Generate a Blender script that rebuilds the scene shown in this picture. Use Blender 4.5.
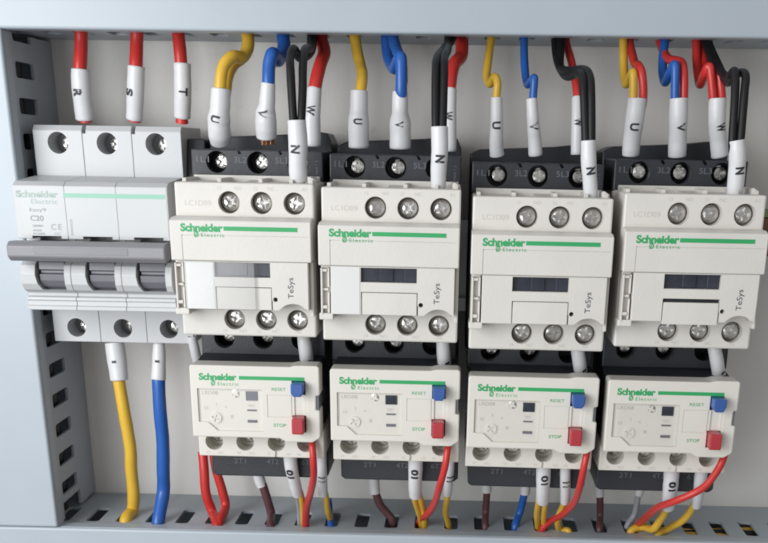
import bpy, bmesh, math, random
from mathutils import Vector, Matrix, Euler
random.seed(7)
for o in list(bpy.data.objects): bpy.data.objects.remove(o)
S = 0.001                       # everything below is written in millimetres
scene = bpy.context.scene
COL = scene.collection

# ------------------------------------------------------------------ camera
cam_data = bpy.data.cameras.new('camera'); cam = bpy.data.objects.new('camera', cam_data); COL.objects.link(cam)
YAW, PITCH, ROLL = -0.0199, 0.3433, 0.0155
fwd = Vector((math.sin(YAW)*math.cos(PITCH), math.cos(YAW)*math.cos(PITCH), -math.sin(PITCH)))
rgt = Vector((math.cos(YAW), -math.sin(YAW), 0))
upv = rgt.cross(fwd)
r2 = rgt*math.cos(ROLL) + upv*math.sin(ROLL)
u2 = -rgt*math.sin(ROLL) + upv*math.cos(ROLL)
m3 = Matrix((r2, u2, -fwd)).transposed()
cam.matrix_world = Matrix.Translation(Vector((41.27, -424.65, 57.99))*S) @ m3.to_4x4()
cam_data.sensor_width = 36; cam_data.sensor_fit = 'HORIZONTAL'
cam_data.lens = 1033.2*36/768
cam_data.shift_x = (384-432.8)/768; cam_data.shift_y = (519.1-271.5)/768
cam_data.clip_start = 0.01; cam_data.clip_end = 50
scene.camera = cam

# ------------------------------------------------------------------ light and exposure
world = bpy.data.worlds.new('World'); scene.world = world; world.use_nodes = True
wn = world.node_tree; bg = wn.nodes['Background']; bg.inputs['Strength'].default_value = 0.50
# a plain room: bright towards the window side and above, dim elsewhere
wt = wn.nodes.new('ShaderNodeTexCoord'); wd = wn.nodes.new('ShaderNodeVectorMath'); wd.operation = 'DOT_PRODUCT'; wd.inputs[1].default_value = Vector((-.62, -.62, .48)).normalized()
wr = wn.nodes.new('ShaderNodeValToRGB'); wr.color_ramp.elements[0].position = .30; wr.color_ramp.elements[0].color = (.20, .205, .20, 1); wr.color_ramp.elements[1].position = .95; wr.color_ramp.elements[1].color = (1.25, 1.25, 1.25, 1)
wm = wn.nodes.new('ShaderNodeMapRange'); wm.inputs['From Min'].default_value = -1; wm.inputs['From Max'].default_value = 1
wn.links.new(wt.outputs['Generated'], wd.inputs[0]); wn.links.new(wd.outputs['Value'], wm.inputs['Value']); wn.links.new(wm.outputs['Result'], wr.inputs['Fac']); wn.links.new(wr.outputs['Color'], bg.inputs['Color'])
def area(name, loc, target, sx, sy, power, color):
    l = bpy.data.lights.new(name, 'AREA'); l.shape = 'RECTANGLE'; l.size = sx*S; l.size_y = sy*S; l.energy = power; l.color = color
    o = bpy.data.objects.new(name, l); COL.objects.link(o); o.location = Vector(loc)*S
    o.rotation_euler = (Vector(target)-Vector(loc)).to_track_quat('-Z', 'Y').to_euler(); return o
area('window_light', (-350, -450, 130), (-20, -60, 0), 300, 300, 2.15, (0.96, 0.985, 1.0))
area('glare_light', (-287, -760, -30), (-60, -90, 20), 266, 300, 1.25, (0.95, 0.98, 1.0))
scene.view_settings.view_transform = 'Standard'; scene.view_settings.look = 'None'
scene.view_settings.exposure = 0.04; scene.view_settings.gamma = 1.0
scene.render.engine = 'CYCLES'
scene.cycles.max_bounces = 8
scene.cycles.pixel_filter_type = 'BLACKMAN_HARRIS'; scene.cycles.filter_width = 2.2

# ------------------------------------------------------------------ materials
def mat(name, col, rough=0.5, metal=0.0, var=0.05, vscale=60, bump=0.0, bscale=900, coat=0.0, spec=0.5, trans=0.0, sss=0.0, dirt=None):
    m = bpy.data.materials.new(name); m.use_nodes = True; nt = m.node_tree; b = nt.nodes['Principled BSDF']
    b.inputs['Roughness'].default_value = rough; b.inputs['Metallic'].default_value = metal
    b.inputs['Coat Weight'].default_value = coat; b.inputs['Coat Roughness'].default_value = 0.12
    b.inputs['Specular IOR Level'].default_value = spec; b.inputs['Transmission Weight'].default_value = trans
    tc = nt.nodes.new('ShaderNodeTexCoord'); nz = nt.nodes.new('ShaderNodeTexNoise'); nz.inputs['Scale'].default_value = vscale; nz.inputs['Detail'].default_value = 5
    nt.links.new(tc.outputs['Object'], nz.inputs['Vector'])
    rp = nt.nodes.new('ShaderNodeValToRGB'); rp.color_ramp.elements[0].position = .3; rp.color_ramp.elements[1].position = .7
    rp.color_ramp.elements[0].color = tuple(c*(1-var) for c in col)+(1,)
    rp.color_ramp.elements[1].color = tuple(min(1, c*(1+var)) for c in col)+(1,)
    nt.links.new(nz.outputs['Fac'], rp.inputs['Fac']); last = rp.outputs['Color']
    if dirt:
        n2 = nt.nodes.new('ShaderNodeTexNoise'); n2.inputs['Scale'].default_value = vscale*14; n2.inputs['Detail'].default_value = 3
        nt.links.new(tc.outputs['Object'], n2.inputs['Vector'])
        r3 = nt.nodes.new('ShaderNodeValToRGB'); r3.color_ramp.elements[0].position = .70; r3.color_ramp.elements[1].position = .78
        mx = nt.nodes.new('ShaderNodeMixRGB'); mx.inputs['Color2'].default_value = tuple(dirt)+(1,)
        nt.links.new(n2.outputs['Fac'], r3.inputs['Fac']); nt.links.new(r3.outputs['Color'], mx.inputs['Fac']); nt.links.new(last, mx.inputs['Color1']); last = mx.outputs['Color']
    nt.links.new(last, b.inputs['Base Color'])
    rm = nt.nodes.new('ShaderNodeMapRange'); rm.inputs['To Min'].default_value = max(0.02, rough-.07); rm.inputs['To Max'].default_value = min(1, rough+.07)
    nt.links.new(nz.outputs['Fac'], rm.inputs['Value']); nt.links.new(rm.outputs['Result'], b.inputs['Roughness'])
    if bump:
        n3 = nt.nodes.new('ShaderNodeTexNoise'); n3.inputs['Scale'].default_value = bscale; n3.inputs['Detail'].default_value = 2
        nt.links.new(tc.outputs['Object'], n3.inputs['Vector'])
        bp = nt.nodes.new('ShaderNodeBump'); bp.inputs['Strength'].default_value = bump; bp.inputs['Distance'].default_value = 0.0002
        nt.links.new(n3.outputs['Fac'], bp.inputs['Height']); nt.links.new(bp.outputs['Normal'], b.inputs['Normal'])
    return m
M = dict(
    cream=mat('cream_plastic', (.665, .64, .60), .46, var=.035, bump=.25, dirt=(.61, .575, .52)),
    cream_relay=mat('pale_plastic', (.70, .675, .615), .45, var=.02, bump=.15),
    breaker=mat('white_grey_plastic', (.53, .54, .55), .38, var=.02, bump=.12),
    breaker_panel=mat('breaker_label_film', (.50, .515, .52), .33, var=.01),
    handle=mat('grey_handle_plastic', (.225, .22, .24), .38, var=.06, bump=.15),
    rocker=mat('dark_rocker', (.15, .15, .17), .28),
    black=mat('black_plastic', (.024, .026, .033), .42, var=.15, bump=.25, dirt=(.032, .034, .040)),
    dark=mat('dark_navy_plastic', (.028, .032, .048), .25, var=.3, vscale=220),
    dark_in=mat('dark_opening', (.012, .014, .02), .5),
    grey=mat('grey_flag', (.17, .175, .20), .4),
    label=mat('glare_white_label', (.70, .70, .69), .30, var=.01),  # white tone carries the glare on the label strips
    metal=mat('zinc_screw', (.56, .55, .53), .22, 1.0, var=.12, vscale=900, bump=.3, bscale=2500),
    steel=mat('rail_steel', (.55, .56, .56), .35, 1.0, var=.06),
    copper=mat('copper_strands', (.80, .42, .25), .35, 1.0, var=.2, vscale=1500, bump=.6, bscale=4000),
    duct=mat('duct_grey_plastic', (.39, .44, .485), .40, var=.02, bump=.1),
    duct_cover=mat('duct_cover_plastic', (.41, .46, .51), .34, var=.015, bump=.08),
    panel=mat('panel_paint', (.77, .75, .715), .50, var=.06, vscale=14, bump=.35, bscale=700, dirt=(.66, .64, .61)),
    green=mat('green_print', (.03, .36, .12), .45, var=.03),
    green_hazed=mat('hazed_green_print', (.24, .50, .38), .40, var=.03),  # green paled to carry the flare haze over the breaker
    brand_hazed=mat('hazed_brand_print', (.33, .43, .38), .40, var=.03),  # brand green washed out further by the same painted haze
    ink=mat('black_ink', (.03, .03, .04), .5),
    ink_soft=mat('grey_ink', (.30, .30, .31), .5),
    faint=mat('moulded_lettering', (.56, .53, .485), .5), dial_ink=mat('dial_ink', (.46, .44, .40), .5),
    faint_dark=mat('moulded_dark_lettering', (.12, .13, .15), .45),
    line=mat('groove_shadow', (.30, .285, .26), .6),
    blue_btn=mat('blue_button', (.035, .10, .33), .33), red_btn=mat('red_button', (.42, .035, .045), .33),
    sleeve=mat('sleeve_pvc', (.67, .67, .685), .36, var=.03, vscale=120, bump=.2, bscale=500),
    red=mat('red_pvc', (.56, .035, .030), .34, var=.06, bump=.2, bscale=500), yellow=mat('yellow_pvc', (.72, .44, .045), .36, var=.06, bump=.2, bscale=500),
    blue=mat('blue_pvc', (.020, .11, .42), .34, var=.06, bump=.2, bscale=500), blackw=mat('black_pvc', (.008, .008, .009), .48, spec=.35, var=.15, bump=.2, bscale=500),
    maroon=mat('maroon_pvc', (.11, .045, .05), .42), greyw=mat('grey_pvc', (.33, .35, .38), .4),
    brown=mat('brown_plastic', (.20, .09, .05), .5), olive=mat('olive_plastic', (.22, .26, .10), .5),
)
WM = dict(red='red', yellow='yellow', blue='blue', black='blackw', maroon='maroon', grey='greyw')
clear = bpy.data.materials.new('clear_cover'); clear.use_nodes = True
_nt = clear.node_tree; _nt.nodes.clear(); _o = _nt.nodes.new('ShaderNodeOutputMaterial'); _m = _nt.nodes.new('ShaderNodeMixShader'); _t = _nt.nodes.new('ShaderNodeBsdfTransparent'); _g = _nt.nodes.new('ShaderNodeBsdfGlossy')
_f = _nt.nodes.new('ShaderNodeFresnel'); _f.inputs['IOR'].default_value = 1.5; _t.inputs['Color'].default_value = (1, 1, 1, 1)
_c = _nt.nodes.new('ShaderNodeTexCoord'); _n = _nt.nodes.new('ShaderNodeTexNoise'); _n.inputs['Scale'].default_value = 90; _r = _nt.nodes.new('ShaderNodeMapRange'); _r.inputs['To Min'].default_value = .10; _r.inputs['To Max'].default_value = .22
_nt.links.new(_c.outputs['Object'], _n.inputs['Vector']); _nt.links.new(_n.outputs['Fac'], _r.inputs['Value']); _nt.links.new(_r.outputs['Result'], _g.inputs['Roughness'])
_nt.links.new(_f.outputs['Fac'], _m.inputs[0]); _nt.links.new(_t.outputs[0], _m.inputs[1]); _nt.links.new(_g.outputs[0], _m.inputs[2]); _nt.links.new(_m.outputs[0], _o.inputs['Surface'])
M['clear'] = clear
thin = clear.copy(); thin.name = 'thin_clear_cover'; M['thin'] = thin
for _x in thin.node_tree.nodes:
    if _x.type == 'FRESNEL': _x.inputs['IOR'].default_value = 1.16

# ------------------------------------------------------------------ mesh helpers (coordinates x, z across the panel, d = distance out from it)
def V3(x, z, d): return Vector((x, -d, z))
def prism(bm, poly, d0, d1, bev=0.0, seg=2):
    f = [bm.verts.new(V3(x, z, d1)) for x, z in poly]; b = [bm.verts.new(V3(x, z, d0)) for x, z in poly]
    n = len(poly); faces = [bm.faces.new(f), bm.faces.new(b[::-1])]
    for i in range(n):
        j = (i+1) % n; faces.append(bm.faces.new((f[j], f[i], b[i], b[j])))
    bmesh.ops.recalc_face_normals(bm, faces=faces)
    if bev:
        es = list({e for fc in faces for e in fc.edges})
        bmesh.ops.bevel(bm, geom=es, offset=bev, segments=seg, affect='EDGES', profile=.5)
def box(bm, x0, x1, z0, z1, d0, d1, bev=0.0, seg=2): prism(bm, [(x0, z0), (x1, z0), (x1, z1), (x0, z1)], d0, d1, bev, seg)
def sprism(bm, poly_zd, x0, x1, bev=0.0):      # a side profile (z, d) swept along x
    f = [bm.verts.new(V3(x0, z, d)) for z, d in poly_zd]; b = [bm.verts.new(V3(x1, z, d)) for z, d in poly_zd]
    n = len(f); faces = [bm.faces.new(f), bm.faces.new(b[::-1])]
    for i in range(n):
        j = (i+1) % n; faces.append(bm.faces.new((f[j], f[i], b[i], b[j])))
    bmesh.ops.recalc_face_normals(bm, faces=faces)
    if bev: bmesh.ops.bevel(bm, geom=list({e for fc in faces for e in fc.edges}), offset=bev, segments=2, affect='EDGES', profile=.5)
def disc(bm, x, z, r, d0, d1, n=28, bev=0.0): prism(bm, [(x+r*math.cos(2*math.pi*i/n), z+r*math.sin(2*math.pi*i/n)) for i in range(n)], d0, d1, 0)
def rounded(x0, x1, z0, z1, r, n=4):
    P = []
    for cx, cz, a0 in ((x1-r, z1-r, 0), (x0+r, z1-r, 90), (x0+r, z0+r, 180), (x1-r, z0+r, 270)):
        for i in range(n+1):
            a = math.radians(a0+90*i/n); P.append((cx+r*math.cos(a), cz+r*math.sin(a)))
    return P
def B(fn):
    bm = bmesh.new(); fn(bm); return bm
def to_mesh(bm, name, m, cut=None, smooth=None, scale=True):
    me = bpy.data.meshes.new(name); bm.to_mesh(me); bm.free()
    if cut is not None:
        cm = bpy.data.meshes.new('cut'); cut.to_mesh(cm); cut.free()
        a = bpy.data.objects.new('a', me); c = bpy.data.objects.new('c', cm); COL.objects.link(a); COL.objects.link(c)
        md = a.modifiers.new('b', 'BOOLEAN'); md.operation = 'DIFFERENCE'; md.solver = 'EXACT'; md.object = c; md.use_self = True
        dg = bpy.context.evaluated_depsgraph_get(); me2 = bpy.data.meshes.new_from_object(a.evaluated_get(dg)); me2.name = name
        bpy.data.objects.remove(a); bpy.data.objects.remove(c); me = me2
    if scale: me.transform(Matrix.Scale(S, 4))
    me.materials.clear(); me.materials.append(m)
    for p in me.polygons: p.use_smooth = smooth is not None; p.material_index = 0
    if smooth is not None: me.set_sharp_from_angle(angle=math.radians(smooth))
    me.update(); return me
def obj(name, me, parent=None, loc=None):
    o = bpy.data.objects.new(name, me); COL.objects.link(o)
    if parent is not None: o.parent = parent
    if loc is not None: o.location = V3(*loc)*S
    return o
def tag(o, label, cat, group=None):
    o['label'] = label; o['category'] = cat
    if group: o['group'] = group
    return o
def empty(name, x, z, d=0):
    o = bpy.data.objects.new(name, None); o.empty_display_size = .01; COL.objects.link(o); o.location = V3(x, z, d)*S; return o
def part(name, m, parent, fn, cut=None, smooth=None, loc=None):
    return obj(name, to_mesh(B(fn), name, M[m], B(cut) if cut else None, smooth), parent, loc)

_tc = {}
def text_bm(s, size, bold=0.0, width=None, spacing=1.0):
    """flat text as a bmesh in x/y, centred, letter height about size"""
    cu = bpy.data.curves.new('t', 'FONT'); cu.body = s; cu.size = 1.0; cu.offset = bold; cu.space_character = spacing; cu.resolution_u = 4
    o = bpy.data.objects.new('t', cu); COL.objects.link(o); dg = bpy.context.evaluated_depsgraph_get()
    me = bpy.data.meshes.new_from_object(o.evaluated_get(dg)); bpy.data.objects.remove(o)
    bm = bmesh.new(); bm.from_mesh(me); bpy.data.meshes.remove(me)
    xs = [v.co.x for v in bm.verts]; ys = [v.co.y for v in bm.verts]
    w = max(xs)-min(xs); h = max(ys)-min(ys); cx = (max(xs)+min(xs))/2; cy = (max(ys)+min(ys))/2
    k = size/h; kx = k if width is None else width/w
    for v in bm.verts: v.co = Vector(((v.co.x-cx)*kx, (v.co.y-cy)*k, 0))
    return bm
def put_text(dst, s, x, z, d, size, width=None, rot=0, bold=0.0, spacing=1.0):
    t = text_bm(s, size, bold, width, spacing); c, n = math.cos(rot), math.sin(rot)
    mp = {}
    for v in t.verts: mp[v] = dst.verts.new(V3(x+v.co.x*c-v.co.y*n, z+v.co.x*n+v.co.y*c, d))
    for f in t.faces:
        try: dst.faces.new([mp[v] for v in f.verts])
        except ValueError: pass
    t.free()

# ------------------------------------------------------------------ screws
def screw_bm(r):
    bm = bmesh.new(); n = 28; prof = [(r*.96, -2.2), (r, -.4), (r*.96, 0), (r*.82, .32), (r*.45, .5)]
    rings = [[bm.verts.new(V3(q*math.cos(2*math.pi*i/n), q*math.sin(2*math.pi*i/n), h)) for i in range(n)] for q, h in prof]
    for a, b in zip(rings, rings[1:]):
        for i in range(n): bm.faces.new((a[i], a[(i+1) % n], b[(i+1) % n], b[i]))
    bm.faces.new(rings[-1]); bm.faces.new(rings[0][::-1]); bmesh.ops.recalc_face_normals(bm, faces=bm.faces[:]); return bm
def screw_cut(r):
    bm = bmesh.new(); box(bm, -r*.74, r*.74, -.50, .50, -1.3, 2); box(bm, -.50, .50, -r*.74, r*.74, -1.301, 2.01); 
    prism(bm, [(r*.34*math.cos(math.pi/4*i+.39), r*.34*math.sin(math.pi/4*i+.39)) for i in range(8)], -1.6, 2.02); return bm
SCREW = {r: to_mesh(screw_bm(r), 'screw', M['metal'], screw_cut(r), 30) for r in (2.9, 2.6, 2.4)}
def screw(parent, x, z, d, r=2.9, a=None):
    o = obj('screw', SCREW[r], parent, (x, z, d)); o.rotation_euler = (random.uniform(-.08, .08), random.uniform(0, 1.57) if a is None else a, random.uniform(-.08, .08)); return o

# ------------------------------------------------------------------ the setting: painted panel
pn = obj('back_panel', to_mesh(B(lambda b: box(b, -420, 560, -380, 420, -2, 0)), 'back_panel', M['panel'])); pn['kind'] = 'structure'

# ------------------------------------------------------------------ slotted wiring ducts
D = 47.1; XL = -114.3; ZT = 95.1; ZB = -84.9
def slot_cutters(bm, pos, along, lo, hi, w0, w1, width=5.4):
    for p in pos:
        r = rounded(p-width/2, p+width/2, lo, hi, 1.3)
        if along == 'x':      # wall lies in a plane of constant z
            f = [bm.verts.new(Vector((a, -c, w0))) for a, c in r]; g = [bm.verts.new(Vector((a, -c, w1))) for a, c in r]
        else:
            f = [bm.verts.new(Vector((w0, -c, a))) for a, c in r]; g = [bm.verts.new(Vector((w1, -c, a))) for a, c in r]
        n = len(f); fs = [bm.faces.new(f), bm.faces.new(g[::-1])]
        for i in range(n):
            j = (i+1) % n; fs.append(bm.faces.new((f[j], f[i], g[i], g[j])))
        bmesh.ops.recalc_face_normals(bm, faces=fs)
def channel_h(name, z0, z1, x0, x1, slots, label):
    t = empty(name, (x0+x1)/2, (z0+z1)/2)
    ox, oz = (x0+x1)/2, (z0+z1)/2
    for lo_wall, zz in ((True, z0), (False, z1-1.1)):
        me = to_mesh(B(lambda b: box(b, x0, x1, zz, zz+1.1, .3, D-1.3)), 'slotted_wall', M['duct'], B(lambda b: slot_cutters(b, slots, 'x', 20, 36.5, zz-1, zz+3)))
        me.transform(Matrix.Translation(Vector((-ox, 0, -oz))*S)); obj('slotted_wall', me, t)
    me = to_mesh(B(lambda b: box(b, x0, x1, z0+1.2, z1-1.2, .3, 2.2)), 'base', M['duct']); me.transform(Matrix.Translation(Vector((-ox, 0, -oz))*S)); obj('base', me, t)
    def cov(b):
        box(b, x0, x1, z0-1.0, z1+1.0, D-1.2, D+.6, .9, 3)
        box(b, x0, x1, z0-1.0, z0-.05, D-6, D-1.0, .2); box(b, x0, x1, z1+.05, z1+1.0, D-6, D-1.0, .2)
    me = to_mesh(B(cov), 'cover', M['duct_cover']); me.transform(Matrix.Translation(Vector((-ox, 0, -oz))*S)); obj('cover', me, t)
    return tag(t, label, 'wiring duct')
sx_top = [-93.1+12.06*k for k in range(-9, 24)]
sx_bot = [-103.9+12.06*k for k in range(-8, 26)]
channel_h('wiring_duct', ZT, ZT+60, -215, 250, sx_top, 'blue grey slotted wiring duct running across the top of the photo')
channel_h('wiring_duct', ZB-60, ZB, -215, 250, [x for x in sx_bot], 'blue grey slotted wiring duct running across the bottom with wires entering its top slots')
t = empty('wiring_duct', XL-30, 5); zs = [82.3-11.85*k for k in range(-1, 15)]
def Lpart(name, m, fn, cut=None):
    me = to_mesh(B(fn), name, M[m], B(cut) if cut else None); me.transform(Matrix.Translation(-V3(XL-30, 5, 0)*S)); obj(name, me, t)
zlo, zhi = ZB+1.1, ZT-1.1
Lpart('slotted_wall', 'duct', lambda b: box(b, XL-1.1, XL, zlo, zhi, .3, D-1.3), lambda b: (slot_cutters(b, zs[:-1], 'z', 20, 36.5, XL-3, XL+1.2), box(b, XL-3, XL+1.3, ZB-2, ZB+7.5, 18, 37)))
Lpart('slotted_wall', 'duct', lambda b: box(b, XL-60, XL-58.2, zlo, zhi, .3, D-1.3), lambda b: slot_cutters(b, zs[:-1], 'z', 20, 36.5, XL-62, XL-57))
Lpart('base', 'duct', lambda b: box(b, XL-58.2, XL-1.2, zlo, zhi, .3, 2.2))
Lpart('cover', 'duct_cover', lambda b: (box(b, XL-61, XL+1.0, zlo+.2, zhi+.6, D-1.2, D+1.0, .9, 3), box(b, XL+.05, XL+1.0, zlo, zhi, D-6, D-1.0, .2)))
tag(t, 'blue grey slotted wiring duct standing upright down the left edge of the photo', 'wiring duct')

# DIN rail behind the devices
rl = empty('din_rail', 15, 15)
me = to_mesh(B(lambda b: sprism(b, [(z+15-15, d) for z, d in ((-17.5, 7.5), (-17.5, 6.5), (-13.5, 6.5), (-13.5, .2), (13.5, .2), (13.5, 6.5), (17.5, 6.5), (17.5, 7.5), (12.5, 7.5), (12.5, 1.2), (-12.5, 1.2), (-12.5, 7.5))], -128, 124)), 'rail', M['steel'])
obj('rail', me, rl); tag(rl, 'zinc plated mounting rail hidden behind the breaker and contactors', 'mounting rail')

# ------------------------------------------------------------------ circuit breaker
def breaker():
    x0, x1 = -110.2, -57.4; cx = -83.8; t = empty('circuit_breaker', cx, 20)
    ox, oz = cx, 20
    def pt(name, m, fn, cut=None, smooth=None, parent=t):
        me = to_mesh(B(fn), name, M[m], B(cut) if cut else None, smooth); me.transform(Matrix.Translation(-V3(ox, oz, 0)*S)); return obj(name, me, parent)
    hx = [-101.5, -84.0, -66.6]
    def holes(b):
        for x in hx: disc(b, x, 58.4, 3.7, 27, 45); disc(b, x, -6.9, 3.5, 27, 45)
        for x in (cx-8.8, cx+8.8): box(b, x-1.0, x+1.0, 62.2, 70, 34, 45); 
        for x in (cx-8.8, cx+8.8): disc(b, x, -11.6, .9, 30, 45, 12)
    for i in range(3):
        a = x0+17.6*i; c = a+17.5
        sub = pt('pole_module', 'breaker', lambda b: sprism(b, [(64.3, 8), (64.3, 36.5), (62.5, 38), (47.2, 38), (47.2, 41), (46.0, 58.5), (44.6, 61), (27.2, 61), (27.2, 54), (19.6, 54), (19.6, 59.5), (18.4, 61.6), (15.5, 62.6), (12, 62.4), (9.9, 61), (8.9, 58.8), (8.6, 57.5), (7.4, 57.5), (7.2, 59.3), (6.2, 59.6), (5.9, 58.9), (4.3, 58.9), (4.1, 59.8), (2.8, 59.8), (2.5, 57), (2.4, 38), (-12.2, 38), (-12.2, 8)], a, c, .2),
                 lambda b, i=i: (disc(b, hx[i], 58.4, 3.7, 27, 45), disc(b, hx[i], -6.9, 3.5, 27, 45), box(b, a-.5, a+1.3, 61.6, 70, 31, 45) if i else box(b, a-.5, a+.1, 64, 70, 34, 45),
                     prism(b, [(a+5.0, 30), (a+5.0, 15.0), (a+5.4, 12.6), (a+6.4, 10.4), (a+7.0, 9.9), (a+15.2, 9.9), (a+15.2, 30)], 49, 66)))
        pt('rocker', 'rocker', lambda b: (sprism(b, [(9.0, 49), (9.6, 57), (11, 59.6), (13, 60.8), (15.2, 61.0), (15.5, 59.5), (16.5, 59.5), (16.8, 61), (19.5, 60.5), (21, 57), (21, 49)], a+6.0, a+15.0, .2)), parent=sub)
        pt('rocker_mark', 'ink_soft', lambda b: put_text(b, '0-OFF', a+10, 12.0, 58.0, 1.3))  if False else None
        screw(t, hx[i]-ox+1.0, 58.2-oz, 30.5, 2.6); screw(t, hx[i]-ox+1.0, -7.0-oz, 30.5, 2.6)
    def hnd(b):
        sprism(b, [(20.9, 66), (20.4, 69), (22.0, 71.0), (25.6, 71), (27.0, 69), (26.8, 63), (24.5, 60.5), (21.5, 61)], x0-.3, x1+.4, .5)
        for i in range(3): box(b, x0+17.6*i+5.6, x0+17.6*i+14.6, 21.4, 26.4, 55, 66, .3)
    hd = pt('toggle_bar', 'handle', hnd)
    pt('grip_inset', 'rocker', lambda b: box(b, x0+9, x1-12, 22.9, 25.2, 70.2, 71.12, .05), parent=hd)
    lp = pt('label_film', 'breaker_panel', lambda b: (box(b, x0+3.2, x1-.5, 28.2, 44.3, 60.9, 61.12)))
    def wr(b):
        put_text(b, 'Schneider', x0+8.2, 41.9, 61.18, 2.3, 14.5, bold=.03)
        put_text(b, 'Electric', x0+10.5, 39.5, 61.18, 1.6, 9)
    pt('brand_lettering', 'brand_hazed', wr, parent=lp)
    pt('green_band', 'green_hazed', lambda b: box(b, x0+17.2, x1-1.0, 40.9, 42.3, 61.13, 61.2), parent=lp)
    def wr2(b):
        put_text(b, 'Easy9', x0+8.0, 36.6, 61.18, 1.5, 5.6); put_text(b, 'C20', x0+7.4, 34.0, 61.18, 1.8, 4.6, bold=.02)
        put_text(b, '230/400V~', x0+7.6, 31.5, 61.18, .8, 4); put_text(b, '4500', x0+7.0, 30.0, 61.18, .8, 3); put_text(b, 'IEC60898', x0+7.6, 28.9, 61.18, .6, 4)
        put_text(b, 'CE', x0+13.8, 31.2, 61.18, 1.9, 3.6, spacing=1.3); put_text(b, 'EA9AN3C20', x0+19.0, 31.2, 61.18, .8, 5.4, rot=math.pi/2)
        put_text(b, 'CCC', x0+13.9, 28.9, 61.18, .8, 2.2)
    pt('rating_lettering', 'ink_soft', wr2, parent=lp)
    def ln(b):
        for x in (x0+17.55, x0+35.15): box(b, x-.1, x+.1, 28.3, 44.2, 61.13, 61.16)
    pt('module_seam', 'line', ln, parent=lp)
    tag(t, 'white three pole circuit breaker with a grey toggle bar at the left, marked C20', 'circuit breaker')
breaker()

t = empty('gap_darkener', -54.0, 18)  # added dark block standing in for the shaded gap beside the breaker
part('darkener_body', 'black', t, lambda b: sprism(b, [(-14, 8), (-14, 30), (30, 34), (42.5, 30), (42.5, 8)], -3.1, 3.1, .4))
tag(t, 'narrow dark block added to shade the gap between the breaker and the leftmost contactor', 'gap filler')
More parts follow.
